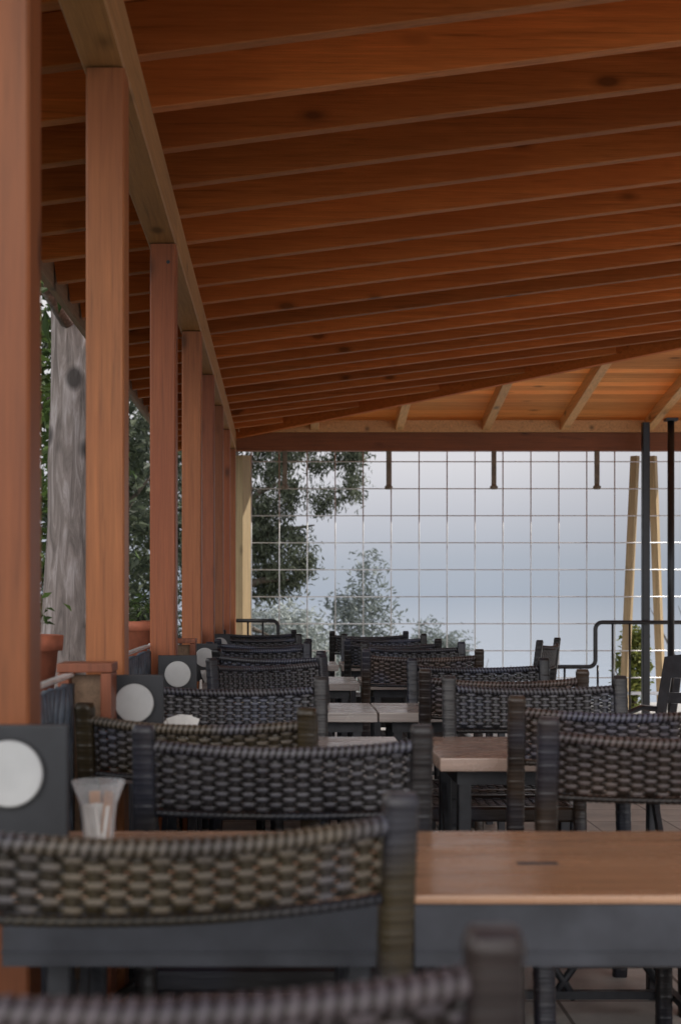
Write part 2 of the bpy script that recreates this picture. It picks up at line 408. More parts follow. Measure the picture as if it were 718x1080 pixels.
# blocking board just above the end beam
mb = MB(); mb.box(XB+.02, XR, ZE-.055, ZE-.02, HR+.0, HR+.105); mb.build('blocking_board', M['hiprafter'], roof)
# roof skins
tk = .03
def skin(name, pts, mat):
    mb = MB(); n = len(pts)
    mb.add([p for p in pts]+[(p[0],p[1],p[2]+tk) for p in pts], [tuple(range(n)), tuple(range(2*n-1,n-1,-1))]+[(i,(i+1)%n,n+(i+1)%n,n+i) for i in range(n)])
    return mb.build(name, mat, roof)
o = RD+.002
skin('roof_boards', [(XE-.04,Y0-.02,zmain(XE-.04)+o),(XR+.1,Y0-.02,zmain(XR+.1)+o),(XR+.1,yhip(XR+.1)-.01,zmain(XR+.1)+o),(XE-.04,yhip(XE-.04)-.01,zmain(XE-.04)+o)], M['boards'])
ho = .118
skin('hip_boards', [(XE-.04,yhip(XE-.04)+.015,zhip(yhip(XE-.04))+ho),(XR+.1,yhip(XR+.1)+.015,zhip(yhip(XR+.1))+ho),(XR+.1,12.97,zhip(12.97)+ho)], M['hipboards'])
mb = MB(); mb.bar((XE-.018, Y0, zmain(XE)+.06), (XE-.018, 12.94, zmain(XE)+.06), .03, .17); mb.build('fascia_board', M['fascia'], roof)
mb = MB(); mb.bar((XE-.03, 12.958, zhip(12.94)+.06), (XR, 12.958, zhip(12.94)+.06), .03, .15); mb.build('fascia_board', M['fascia'], roof)

# posts
PG = 'wooden posts along the left side of the terrace'
posts = [(2.146,'nearest thick red brown wooden post, cut by the left edge of the picture'),
 (3.464,'tan brown wooden post second from the front, top meeting the long beam'),
 (5.19,'reddish wooden post third from the front with a small nail hole near its top'),
 (6.90,'brown wooden post fourth from the front, standing behind a small wooden frame'),
 (8.25,'slim looking brown wooden post fifth from the front'),
 (9.59,'wooden post sixth from the front, mostly hidden by the fifth'),
 (10.95,'wooden post seventh from the front, just before the corner'),
 (12.36,'last wooden post of the row, carrying the corner of long and end beams')]
pm = MB(); pm.bar((0,0,0), (0,0,BZ-.006), .11, .096, (1,0,0), .005)
# bar: first size is across (y), second along up (x)
p0 = pm.build('wooden_post', M['post'])
for i, (py, lb) in enumerate(posts):
    o = p0 if i == 0 else p0.copy()
    if i: col.objects.link(o)
    o.location = (XB-.048, py+.055, 0); tag(o, lb, 'post', PG)
    o.color = [(.70,.52,.47,1),(.72,.60,.55,1),(.75,.53,.54,1),(.78,.62,.60,1),(.74,.52,.55,1),(.78,.62,.6,1),(.74,.52,.55,1),(.76,.6,.6,1)][i]
    if i == 1: o.rotation_euler.z = R(180)
    if i == 3: o.rotation_euler.z = R(180)

third = [q for q in col.objects if q.get('label') == posts[2][1]][0]
nb = MB(); nb.tube([(.020,-.0565,2.41),(.020,-.0535,2.41)], .007, 10); nb.build('nail', M['iron'], third)
# pale posts beyond the end beam
def pale(name, a, b, wx, wy, lb, rz=0):
    mb = MB(); A = Vector(a); B = Vector(b)
    mb.loft([[c + Matrix.Rotation(rz,3,'Z') @ Vector((sx*wx/2, sy*wy/2, 0)) for sx, sy in ((1,-1),(1,1),(-1,1),(-1,-1))] for c in (Vector((0,0,0)), B-A)])
    return tag(mb.build(name, M['yellow'], loc=A, bevel=.003), lb, 'post', 'pale pine posts at the far end')
pale('pine_post', (-.335,12.80,0), (-.335,12.80,2.46), .12, .12, 'pale yellow pine post at the far left corner beside the wire screen', R(48))
pale('pine_post', (3.165,12.82,0), (3.275,12.82,2.46), .065, .065, 'pale pine post leaning to the right, just left of the black column', R(52))
pale('pine_post', (3.525,12.82,0), (3.435,12.82,2.46), .065, .065, 'pale pine post leaning to the left, just right of the black column', R(52))
# black columns
cb = empty('steel_column', (3.23,12.28,0), 0, 'thick black steel column in front of the end beam', 'column', 'black steel columns at the far right')
mb = MB(); mb.bar((0,0,0.012),(0,0,2.70), .064, .064, (1,0,0), .006); mb.build('shaft', M['black'], cb)
mb = MB(); mb.box(-.09,.09,-.09,.09,0,.012); mb.build('base_plate', M['black'], cb)
cb = empty('steel_column', (3.38,12.02,0), 0, 'slimmer black steel column farthest to the right, with a small cap', 'column', 'black steel columns at the far right')
mb = MB(); mb.tube([(0,0,.012),(0,0,2.68)], .030, 12); mb.build('shaft', M['black'], cb, True)
mb = MB(); mb.box(-.05,.05,-.05,.05,2.68,2.705); mb.build('cap', M['black'], cb)
mb = MB(); mb.box(-.08,.08,-.08,.08,0,.012); mb.build('base_plate', M['black'], cb)

# wire screen
ws = empty('wire_screen', (0,12.70,0), 0, 'large square wire mesh screen closing the far end of the terrace', 'screen')
mb = MB(); 
xs = [-.25+.2545*i for i in range(20)]; zs = [2.397-.2465*i for i in range(9)]
for x in xs: mb.tube([(x,0,.30),(x,0,2.50)], .0058, 6)
for z in zs: mb.tube([(xs[0],.0125,z),(xs[-1],.0125,z)], .0058, 6)
mb.build('mesh', M['wire'], ws, True)
mb = MB(); mb.box(xs[0]-.02, xs[-1]+.02, -.012, .012, .27, .298); mb.box(xs[0]-.02, xs[0]+.0, .02, .03, 0, .27); mb.box(xs[-1], xs[-1]+.02, .02,.03, 0, .27)
mb.build('bottom_rail', M['wire'], ws)

# hanging brackets under the end beam
BL = ['leftmost brown bracket, hanging before the dark tree', 'second hanging brown bracket from the left, at the edge of the tree', 'third hanging brown bracket, against the open sky', 'rightmost hanging brown bracket, nearest the black column']
b0 = empty('hanging_bracket'); mb = MB(); mb.bar((0,0,0),(0,0,-.295), .044, .04, (1,0,0), .004); mb.build('arm', M['bracket'], b0)
mb = MB(); mb.lathe([(.028,-.345),(.036,-.335),(.036,-.318),(.024,-.31),(.022,-.295)], n=14); mb.build('foot_cap', M['bracket'], b0)
for i, x in enumerate((.055,.99,1.94,2.87)):
    o = b0 if i == 0 else copy_tree(b0)
    o.location = (x, ZE+.03, BZ-.004); tag(o, BL[i], 'bracket', 'brackets hanging from the end beam')

# tube railings
def arc(c, r, a0, a1, n=6): return [(c[0]+r*math.cos(R(a0+(a1-a0)*k/n)), 0, c[1]+r*math.sin(R(a0+(a1-a0)*k/n))) for k in range(n+1)]
rr = empty('tube_railing', (0,12.20,0), 0, 'black tube railing that steps up beside the black column', 'railing')
P = [(2.38,0,0)] + arc((2.44,.49),.06,180,90) + arc((2.71,.61),.06,-90,0) + arc((2.83,.88),.06,180,90) + [(4.3,0,.94)]
mb = MB(); mb.tube(P, .019, 10); mb.build('handrail', M['black'], rr, True)
for x, zt in ((2.50,.55),(2.64,.55),(2.79,.58),(2.92,.94),(3.07,.94),(3.62,.94),(3.80,.94),(3.98,.94),(4.16,.94)):
    mb = MB(); mb.tube([(x,0,0),(x,0,zt-.015)], .010, 8); mb.build('baluster', M['black'], rr, True)
rl = empty('tube_railing', (0,12.20,0), 0, 'short black tube railing with a rounded end at the far left corner', 'railing')
mb = MB(); mb.tube([(-.375,0,.955)]+arc((-.06,.90),.055,90,0)+[(-.005,0,0)], .017, 10); mb.build('handrail', M['black'], rl, True)
for x in (-.27,-.14):
    mb = MB(); mb.tube([(x,0,0),(x,0,.94)], .009, 8); mb.build('baluster', M['black'], rl, True)
mb = MB(); mb.tube([(-.375,0,.02),(-.005,0,.02)], .009, 8); mb.build('bottom_rail', M['black'], rl, True)

# side rail panels between the posts
XP = -.487
spans = [(2.275,3.235,'dark slatted railing panel with grey top rail, between first and second posts'),
 (3.60,5.17,'dark slatted railing panel with grey top rail, between second and third posts'),
 (5.32,6.50,'dark slatted railing panel with grey top rail, between third and fourth posts'),
 (7.03,8.23,'dark slatted railing panel with grey top rail, between fourth and fifth posts'),
 (8.38,9.57,'dark slatted railing panel between fifth and sixth posts'),
 (9.72,10.93,'dark slatted railing panel between sixth and seventh posts'),
 (11.08,12.34,'last dark slatted railing panel before the far corner')]
for a, b, lb in spans:
    pn = empty('railing_panel', (XP, a, 0), 0, lb, 'railing', 'slatted railing panels along the left side')
    L = b-a
    mb = MB(); mb.bar((0,0,.979),(0,L,.979), .024, .009, (0,0,1), .003); mb.build('top_rail', M['railtop'], pn)
    mb = MB(); mb.bar((0,0,.09),(0,L,.09), .03, .03); mb.build('bottom_rail', M['iron'], pn)
    mb = MB(); n = int(L/.055)
    for k in range(n):
        yy = (k+.5)*L/n
        pts = [(.004*math.sin(z*19+k), yy+.006*math.sin(z*23+k*1.7), z) for z in [.105+(.855)*q/14 for q in range(15)]]
        mb.tube(pts, [.013+.004*math.sin(q*1.9+k) for q in range(15)], 6)
    mb.build('slats', M['slat'], pn, True)
    for q in (.016, L-.016):
        mb = MB(); mb.bar((0,q,0),(0,q,.96), .028, .028, (1,0,0)); mb.build('end_post', M['iron'], pn)

# small wooden frames in front of posts 2 and 4
for i, (y0, s, lb) in enumerate(((3.26,1,'small red brown wooden frame standing in front of the second post'),(6.53,.96,'small red brown wooden frame standing in front of the fourth post'))):
    fr = empty('wooden_stand', (-.455, y0, 0), 0, lb, 'stand', 'wooden frames beside the railing')
    zt = 1.005*s
    mb = MB(); mb.box(-.065,.065,0,.12,zt-.022,zt); mb.build('top_board', M['frame'], fr, bevel=.003)
    for x in (-.05,.05):
        mb = MB(); mb.box(x-.013,x+.013,.004,.116,0,zt-.0235); mb.build('leg', M['frame'], fr, bevel=.002)
    mb = MB(); mb.box(-.036,.036,.05,.068,.25,zt-.03); mb.build('panel', M['fascia'], fr)

# low wall outside the rail, with pots
mb = MB(); mb.box(-.86,-.60,1.9,12.6,0,.80); lw = tag(mb.build('low_wall', M['stone'], bevel=.01), 'low stone ledge wall outside the railing', 'wall')
def plant_pot(x, y, z0, s, lb, lbp, leafy):
    pt = empty('flower_pot', (x,y,z0), 0, lb, 'pot', 'terracotta pots on the ledge')
    mb = MB(); mb.lathe([(.068*s,0),(.088*s,.19*s),(.102*s,.19*s),(.105*s,.235*s),(.092*s,.237*s),(.088*s,.21*s)], n=24, capt=False); mb.build('body', M['terra'], pt, True)
    mb = MB(); mb.lathe([(.088*s,.205*s),(.02*s,.215*s)], n=20); mb.build('soil', M['soil'], pt)
    pl = empty('potted_plant', (x,y,z0+.212*s), 0, lbp, 'plant', 'plants in the terracotta pots')
    mb = MB(); tips = []
    for k in range(7):
        a = random.uniform(0,6.28); r = random.uniform(.02,.09); h = random.uniform(.06,.14)
        mb.tube([(0,0,0),(r*.4*math.cos(a),r*.4*math.sin(a),h*.6),(r*math.cos(a),r*math.sin(a),h)], [.004,.003,.0015], 5); tips.append((r*math.cos(a),r*math.sin(a),h))
    mb.build('stem', M['leafdark'], pl)
    leafmesh('leaves', [tuple(random.gauss(q, .03) for q in random.choice(tips)) for _ in range(leafy)], .034, M['leaf'], pl, .4)
plant_pot(-.772,4.30,.80,1.03,'terracotta pot on the ledge between first and second posts','small green plant in the pot between first and second posts',60)
plant_pot(-.70,6.95,.80,1.02,'terracotta pot on the ledge seen between second and third posts','small green plant in the pot seen between second and third posts',90)

# ------------------------------------------------------------------ rattan chair
CW = .57; PT = .92
def lean(z): return -.05*max(0,(z-.44)/.48)**1.2 + (-.05*(1-z/.44) if z < .44 else 0)
def ripple_post(mb, fx, z0, z1, half, yfun, period=.0095):
    rings = []; ws = []; n = int((z1-z0)/period)
    for i in range(n):
        for q in (0,.33,.66):
            z = z0+(i+q)*period
            h = half*(1-.018*(q == 0)) + .0004*math.sin(i*2.1+fx*9)
            sec = []
            for k in range(12):
                a = 2*math.pi*(k+.5)/12; ca, sa = math.cos(a), math.sin(a)
                sx = math.copysign(abs(ca)**.45, ca)*h; sy = math.copysign(abs(sa)**.45, sa)*h*.9
                sec.append((fx+sx, yfun(z)+sy, z + .001*math.sin(a+i*3.1)))
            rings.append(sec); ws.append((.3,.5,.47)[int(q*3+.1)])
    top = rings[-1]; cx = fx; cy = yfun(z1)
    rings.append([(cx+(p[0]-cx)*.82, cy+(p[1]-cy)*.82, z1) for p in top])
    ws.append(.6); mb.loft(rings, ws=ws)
def weave(mb, S, u0, u1, v0, v1, pitch, row, amp, hh, thk):
    """interlaced strands on the surface S(u,v) -> (point, normal)"""
    nr = int((v1-v0)/row); ns = int(round((u1-u0)/pitch)); pit = (u1-u0)/ns
    for r in range(nr):
        v = v0+(r+.5)*(v1-v0)/nr + random.uniform(-.0006,.0006); rings = []; ws = []; tone = random.uniform(.8,1.15)
        for k in range(ns*6+1):
            u = u0+(u1-u0)*k/(ns*6); cs = math.cos(math.pi*(u-u0)/pit + math.pi*r)
            sq = max(-1, min(1, 1.9*cs)); off = amp*sq*random.uniform(.9,1.1)
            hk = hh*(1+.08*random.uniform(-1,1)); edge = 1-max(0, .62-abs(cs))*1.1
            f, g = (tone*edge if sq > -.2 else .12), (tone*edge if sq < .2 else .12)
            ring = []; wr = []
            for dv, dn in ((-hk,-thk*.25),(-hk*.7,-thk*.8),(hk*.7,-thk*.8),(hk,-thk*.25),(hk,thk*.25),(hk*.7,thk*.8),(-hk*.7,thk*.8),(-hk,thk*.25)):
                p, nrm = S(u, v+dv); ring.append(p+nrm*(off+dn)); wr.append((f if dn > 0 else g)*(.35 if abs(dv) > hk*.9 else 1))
            rings.append(ring); ws.append(wr)
        mb.loft(rings, ws=ws)
    for k in range(ns+1):
        u = u0+pit*k; rings = []
        for i in range(9):
            v = v0+(v1-v0)*i/8; p, nrm = S(u, v); p2, _ = S(u+.001, v); tdir = (p2-p).normalized()
            rings.append([p+tdir*a+nrm*b for a, b in ((.0085,-.0013),(.0085,.0013),(-.0085,.0013),(-.0085,-.0013))])
        mb.loft(rings, ws=[.36]*len(rings))
def roll(mb, curve, rad, tw=.012, n=10, base=.6, flat=1.25):
    # a flattened tube wrapped crosswise with strands: ribs along its length
    P = [Vector(p) for p in curve]; L = [0]
    for i in range(1, len(P)): L.append(L[-1]+(P[i]-P[i-1]).length)
    m = int(L[-1]/tw)*4; rings = []; ws = []; j = 0
    for q in range(m+1):
        s_ = L[-1]*q/m
        while j < len(L)-2 and L[j+1] < s_: j += 1
        t = (s_-L[j])/(L[j+1]-L[j]); p = P[j].lerp(P[j+1], t); d = (P[j+1]-P[j]).normalized()
        x = Vector((0,0,1)).cross(d).normalized(); y = d.cross(x); ph = q % 4
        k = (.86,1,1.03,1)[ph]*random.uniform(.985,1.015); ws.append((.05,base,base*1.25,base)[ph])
        rings.append([p+(x*math.cos(a)*flat+y*math.sin(a))*rad*k+d*.003*math.sin(a) for a in [2*math.pi*i/n for i in range(n)]])
    mb.loft(rings, ws=ws)
def make_chair(ph=.125, bow=.035):
    root = empty('rattan_chair')
    hx = CW/2-.024
    for s in (-1,1):
        mb = MB(); ripple_post(mb, s*hx, 0.0, PT, .0212, lean); mb.build('back_post', M['rattan'], root, True)
    for s in (-1,1):
        mb = MB(); ripple_post(mb, s*hx, 0.0, .43, .021, lambda z: .44); mb.build('leg', M['rattan'], root, True)
    W = hx-.020
    def S(u, v):
        t = u/W; y = lean(v) - bow*(1-t*t); z = v - .012*(1-t*t)*(v-.72)/.17
        return Vector((u,y,z)), Vector((2*bow*(-t)/W*1.0, -1, -.12)).normalized()
    zb, zt = PT-.04-ph, PT-.04
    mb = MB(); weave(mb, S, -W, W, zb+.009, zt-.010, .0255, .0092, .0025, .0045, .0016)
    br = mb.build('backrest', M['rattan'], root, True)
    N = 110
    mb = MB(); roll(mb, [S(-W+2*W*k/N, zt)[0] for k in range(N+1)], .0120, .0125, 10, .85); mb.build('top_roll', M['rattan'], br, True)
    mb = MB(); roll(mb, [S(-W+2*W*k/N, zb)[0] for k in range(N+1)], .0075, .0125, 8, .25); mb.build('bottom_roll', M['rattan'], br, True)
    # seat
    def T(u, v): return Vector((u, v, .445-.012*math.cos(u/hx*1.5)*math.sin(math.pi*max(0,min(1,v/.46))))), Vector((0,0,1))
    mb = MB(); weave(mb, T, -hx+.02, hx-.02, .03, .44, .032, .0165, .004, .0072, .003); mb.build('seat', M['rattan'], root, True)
    mb = MB()
    mb.bar((-hx,.022,.425),(hx,.022,.425),.035,.05,(0,0,1),.008); mb.bar((-hx,.448,.425),(hx,.448,.425),.035,.05,(0,0,1),.008)
    mb.bar((-hx,.0,.423),(-hx,.465,.423),.035,.046,(0,0,1),.008); mb.bar((hx,.0,.423),(hx,.465,.423),.035,.046,(0,0,1),.008)
    mb.build('seat_frame', M['rattan'], root)
    for s in (-1,1):
        mb = MB(); mb.tube([(s*hx,-.02,.2),(s*hx,.44,.2)], .011, 8); mb.build('stretcher', M['rattan'], root, True)
    return root

BROWN = (.105,.068,.046); OLIVE = (.120,.088,.045); SLATE = (.088,.080,.080); DARK = (.030,.025,.024); UMBER = (.090,.062,.056)
# x centre, depth of back top, turn in degrees, facing (1 = away from camera), colour, label
CH = [
 (-.105,1.0,  2, 1, UMBER, 'blurred rattan chair nearest the camera, only its back top showing along the bottom edge'),
 (-.105,1.650, 13, 1, OLIVE, 'large olive brown rattan chair pushed against the near side of the first left table'),
 ( .007,2.615,  0, 1, SLATE, 'slate blue rattan chair directly behind the first left table'),
 (-.190,3.090,-16, 1, OLIVE, 'olive rattan chair turned askew beside the railing, before the second left table'),
 (-.135,4.200,  0,-1, SLATE, 'blue grey rattan chair on the far side of the second left table'),
 (-.045,5.640, 32,-1, SLATE, 'dark blue rattan chair on the far side of the third left table'),
 (-.050,6.340, -24, 1, DARK,  'black rattan chair on the near side of the fourth left table'),
 (-.110,7.480,  0,-1, DARK,  'black rattan chair on the far side of the fourth left table'),
 (-.090,8.050,  2, 1, DARK,  'black rattan chair on the near side of the fifth left table'),
 (-.130,9.150,  0,-1, DARK,  'black rattan chair on the far side of the fifth left table'),
 (-.150,10.30,  2, 1, DARK,  'last black rattan chair of the left row, under the left tube railing'),
 ( .800,2.790,  1, 1, BROWN, 'brown rattan chair right behind the first right table, cut by the right edge'),
 ( .840,3.380, -3, 1, BROWN, 'brown rattan chair on the near side of the second right table'),
 ( .780,4.260,  0,-1, SLATE, 'dark rattan chair with bluish weave on the far side of the second right table'),
 ( .750,4.650, -2, 1, BROWN, 'dark brown rattan chair on the near side of the third right table'),
 ( .785,5.500,  2,-1, DARK,  'black rattan chair on the far side of the third right table'),
 ( .665,6.440,  0, 1, BROWN, 'dark brown rattan chair alone on the near side of the fourth right table'),
 ( .720,7.500,  0,-1, DARK,  'black rattan chair on the far side of the fourth right table'),
 ( .660,8.060,  1, 1, DARK,  'black rattan chair on the near side of the fifth right table'),
 ( .690,9.170, -3,-1, DARK,  'black rattan chair on the far side of the fifth right table'),
 ( .640,9.900,  0, 1, DARK,  'last black rattan chair of the middle row, in front of the wire screen'),
 (1.560,8.050, 68, 1, DARK,  'black rattan chair turned almost sideways in the aisle, its two posts close together'),
]
protos = [make_chair(), make_chair(.128,.028), make_chair(.122,.042)]; proto = protos[0]
for i, (x, d, rot, fc, c, lb) in enumerate(CH):
    o = proto if i == 0 else make_chair(.092) if i == 1 else protos[1] if i == 2 else protos[2] if i == 3 else copy_tree(protos[i%3])
    a = R(rot) + (0 if fc > 0 else math.pi)
    off = Vector((0,-.05)); off.rotate(Matrix.Rotation(a, 2))
    o.location = (x-off.x, d-off.y, 0); o.rotation_euler = (0,0,a)
    tag(o, lb, 'chair', 'woven rattan chairs at the tables'); tint(o, c)

# black slatted chair at the right edge
pc = empty('slatted_chair', (1.95,6.55,0), R(148), 'black slotted plastic chair at the right edge of the picture', 'chair')
def psurf(u, v): t = u/.21; return (u, -.04-.16*(v-.44)/.44+.03*t*t, v)
mb = MB()
prof = [.44,.50,.505,.555,.56,.61,.615,.665,.67,.72,.80,.87]
def patch(u0, u1, v0, v1, n=8):
    k = [u0+(u1-u0)*i/n for i in range(n+1)]
    vs = []; 
    for v in (v0, v1):
        for dy in (0,.012):
            for u in k:
                p = psurf(u, v); crown = .02*(1-(u/.21)**2) if v > .85 else 0
                vs.append((p[0]*(1-.12*(v-.44)/.44), p[1]+dy, p[2]+crown))
    m_ = n+1; fs = []
    for i in range(n):
        fs += [(i,i+1,2*m_+i+1,2*m_+i),(m_+i,3*m_+i,3*m_+i+1,m_+i+1),(i,m_+i,m_+i+1,i+1),(2*m_+i,2*m_+i+1,3*m_+i+1,3*m_+i)]
    fs += [(0,2*m_,3*m_,m_),(n,m_+n,3*m_+n,2*m_+n)]
    mb.add(vs, fs)
patch(-.21,.21,.77,.87); patch(-.21,-.16,.44,.77,2); patch(.16,.21,.44,.77,2); patch(-.159,.159,.65,.70)
for k in range(5): u = -.128+.064*k; patch(u-.016,u+.016,.455,.649,1); patch(u-.016,u+.016,.701,.769,1)
patch(-.159,.159,.44,.454)
mb.build('backrest', M['black_plastic'], pc)
mb = MB(); mb.box(-.22,.22,-.03,.42,.415,.44); mb.build('seat', M['black_plastic'], pc, bevel=.008)
for sx, sy in ((-1,0),(1,0),(-1,1),(1,1)):
    mb = MB(); mb.bar((sx*.195, .0 if sy == 0 else .385, .414), (sx*.215, -.05 if sy == 0 else .42, 0), .032, .032, (1,0,0), .005); mb.build('leg', M['black_plastic'], pc)
for s in (-1,1):
    mb = MB(); mb.tube([(s*.20,-.09,.62),(s*.235,.05,.635),(s*.235,.30,.62),(s*.215,.36,.50),(s*.21,.375,.42)], .014, 8); mb.build('armrest', M['black_plastic'], pc, True)

# ------------------------------------------------------------------ tables
def make_table(x0, x1, y0, d, mat, lb, heavy=False):
    cx, cy = (x0+x1)/2, y0+d/2
    t = empty('cafe_table', (cx,cy,0), 0, lb, 'table', 'wooden topped tables in two rows')
    hw, hd = (x1-x0)/2, d/2
    th = .012 if heavy else .034
    mb = MB()
    if heavy: mb.box(-hw,hw,-hd,hd,.75-th,.75)
    else:
        n = 4; bw = d/n
        mb.box(-hw,hw,-hd,hd,.75-th,.75)
    mb.build('tabletop', mat, t, bevel=.003)
    if heavy:
        ad = .086
        mb = MB()
        zb, zt = .75-th-ad, .75-th-.001
        mb.box(-hw+.001,hw-.001,-hd+.002,-hd+.03,zb,zt); mb.box(-hw+.001,hw-.001,hd-.03,hd-.002,zb,zt)
        mb.box(-hw+.001,-hw+.03,-hd+.031,hd-.031,zb,zt); mb.box(hw-.03,hw-.001,-hd+.031,hd-.031,zb,zt)
        mb.box(-hw+.0,hw-.0,-hd-.001,-hd+.004,zb+.018,zb+.021)
        mb.build('apron', M['apron'], t)
    else:
        zb, zt = .75-th-.04, .75-th-.001
        mb = MB(); mb.box(-hw+.05,hw-.05,-hd+.05,-hd+.075,zb,zt); mb.box(-hw+.05,hw-.05,hd-.075,hd-.05,zb,zt)
        mb.box(-hw+.05,-hw+.075,-hd+.076,hd-.076,zb,zt); mb.box(hw-.075,hw-.05,-hd+.076,hd-.076,zb,zt)
        mb.build('apron', M['iron'], t)
    for sx in (-1,1):
        for sy in (-1,1):
            mb = MB(); mb.bar((sx*(hw-.07),sy*(hd-.07),0),(sx*(hw-.07),sy*(hd-.07),zt), .034, .034, (1,0,0), .003); mb.build('leg', M['iron'], t)
    for s in (-1,1):
        mb = MB(); X = s*(hw-.07)
        mb.bar((X-.008,-hd+.09,.06),(X-.008,hd-.09,.62), .014, .03, (0,0,1)); mb.bar((X+.008,hd-.09,.06),(X+.008,-hd+.09,.62), .014, .03, (0,0,1))
        mb.build('cross_brace', M['iron'], t)
    for s in (-1,1):
        mb = MB(); mb.tube([(s*(hw-.085-.0*q) - s*q*.035, 0, .06+.16*math.sin(q*.35)) for q in range(10)], .011, 8)
        mb.tube([(s*(.06+.045*math.cos(a*.5)), 0, .24+.045*math.sin(a*.5)) for a in range(12)], .009, 6)
        mb.build('scroll', M['iron'], t, True)
    mb = MB(); mb.bar((-hw+.07,0,.07),(hw-.07,0,.07), .022, .022); mb.bar((-hw+.07,-hd+.09,.07),(-hw+.07,hd-.09,.07),.02,.018); mb.bar((hw-.07,-hd+.09,.07),(hw-.07,hd-.09,.07),.02,.018)
    mb.build('stretcher', M['iron'], t)
    return t
TY = [1.913,3.545,4.94,6.67,8.37]
XL = -.381
ta = make_table(XL,.183,TY[0],.53,M['top'],'first left table with deep dark apron, holding the largest black stand',True)
tb = make_table(.186,1.17,TY[0],.53,M['toporange'],'nearest right table with orange brown wooden top and deep dark apron',True)
for tt, x0, x1 in ((tb,.366,.428),):
    cx, cy = tt.location.x, tt.location.y
    mb = MB(); mb.box(x0-cx,x1-cx,2.135-cy,2.15-cy,.7502,.7515); mb.build('joint_plate', M['iron'], tt)
nm_ = ['second','third','fourth','fifth']
ends = [(.34,.41),(.350,.356),(.385,.405),(.36,.38)]
for k in range(4):
    a, b = ends[k]; dd = (.55,.46,.52,.52)[k]
    make_table(XL,a,TY[k+1]-(.24,0,.06,0)[k],dd+(.24,0,.06,0)[k],M['topgrey'],f'{nm_[k]} left table from the front, greyish wooden top, beside the posts')
    make_table(b,b+.74,TY[k+1],dd,M['toppink'] if k == 0 else M['topgrey'],f'{nm_[k]} right table from the front, ' + ('pale pinkish brown wooden top' if k == 0 else 'greyish wooden top'))

# ------------------------------------------------------------------ things on the tables
def stand(x, y, wd, ht, rot, lb):
    s = empty('disc_stand', (x,y,.75), R(rot), lb, 'stand', 'black stands with white discs on the left tables')
    mb = MB(); mb.box(-wd/2,wd/2,-.006,.012,.006,ht); mb.box(-wd/2,wd/2,.012,.07,.006,.03); mb.build('panel', M['standblack'], s, bevel=.0025)
    mb = MB(); mb.box(-wd/2+.004,wd/2-.004,-.002,.066,0,.0055); mb.build('base', M['standblack'], s)
    rd = .047; cz = ht-.068
    mb = MB(); ring = [(rd*math.cos(2*math.pi*k/40), rd*math.sin(2*math.pi*k/40)) for k in range(40)]
    mb.loft([[(a*q, yy, cz+b*q) for a, b in ring] for yy, q in ((-.0062,1),(-.0115,1),(-.0135,.96))]); mb.build('disc', M['disc'], s)
    mb = MB(); mb.loft([[(a*q, yy, cz+b*q) for a, b in ring] for yy, q in ((-.0062,1.09),(-.0095,1.09),(-.0095,1.012),(-.0062,1.012))], closed=True); mb.build('rim', M['black'], s)
    return s
stand(-.378,1.965,.162,.230,0,'largest black square stand with a white disc, on the first left table')
stand(-.349,3.375,.141,.222,0,'black square stand with white disc on the second left table')
stand(-.366,5.04,.14,.20,6,'black square stand with white disc on the third left table')
stand(-.360,6.78,.125,.185,4,'black square stand with white disc on the fourth left table')
stand(-.36,8.50,.125,.185,4,'tiny black square stand with white disc on the fifth left table')

def jar(x, y, s, lb, rot=0):
    j = empty('glass_jar', (x,y,.75), rot, lb, 'jar', 'glass jars of paper packets on the left tables')
    mb = MB(); o_ = [(.030,0),(.031,.004),(.033,.04),(.037,.065),(.053,.098)]; i_ = [(.051,.098),(.0355,.065),(.0315,.04),(.0285,.006)]
    rings = o_+i_; n = 28
    mb.lathe([(r*s*.93, z*s*1.24) for r, z in rings], n=n); mb.build('glass', M['glass'], j, True)
    mb = MB()
    for k in range(4):
        a = k*1.3; c = Vector((.010*math.cos(a)*s,.010*math.sin(a)*s,.012*s))
        mb.bar(c, c+Vector((.008*math.cos(a)*s,.008*math.sin(a)*s,.066*s)), .036*s, .008*s, (math.cos(a),math.sin(a),0))
    mb.build('white_packets', M['paper'], j)
    mb = MB()
    for k in range(3):
        a = k*1.3-.6; c = Vector((.014*math.cos(a)*s,.014*math.sin(a)*s,.012*s))
        mb.bar(c, c+Vector((.010*math.cos(a)*s,.009*math.sin(a)*s,.088*s)), .020*s, .004*s, (math.cos(a),math.sin(a),0))
    mb.build('brown_packets', M['brownpaper'], j)
jar(-.295,2.28,.9,'flared glass jar of white and brown packets beside the largest black stand')
jar(-.235,7.0,.8,'tiny glass jar beside the fourth black stand',1)

def napkins(x, y, rot, lb, sc_=1.0):
    n = empty('napkin_glass', (x,y,.75), rot, lb, 'glass', 'small glasses holding white napkins')
    mb = MB(); mb.lathe([(.024,0),(.030,.062),(.0285,.062),(.023,.004)], n=24); mb.build('tumbler', M['glass'], n, True)
    mb = MB()
    for k, (a, tlt) in enumerate(((0,.35),(.5,.1),(1.0,-.3),(1.6,-.55))):
        d = Vector((math.sin(tlt), 0, math.cos(tlt))); b = Vector((.004*k-.008, .004*(k-1.5), .008))
        mb.bar(b, b+d*.078, .026, .0025, (math.cos(a)*.2,1,0))
    mb.build('napkin', M['paper'], n); n.scale = (sc_,sc_,sc_)
napkins(-.243,3.56,.4,'small glass with fanned white napkins beside the second black stand', 1.28)
napkins(-.255,8.55,.8,'small glass with white napkins on the fifth left table')
def bowl(x, y, lb):
    mb = MB(); mb.lathe([(.022,0),(.024,.006),(.036,.03),(.041,.058),(.038,.058),(.033,.03),(.018,.010)], n=28); o = mb.build('white_bowl', M['white'], None, True, loc=(x,y,.75)); tag(o, lb, 'bowl')
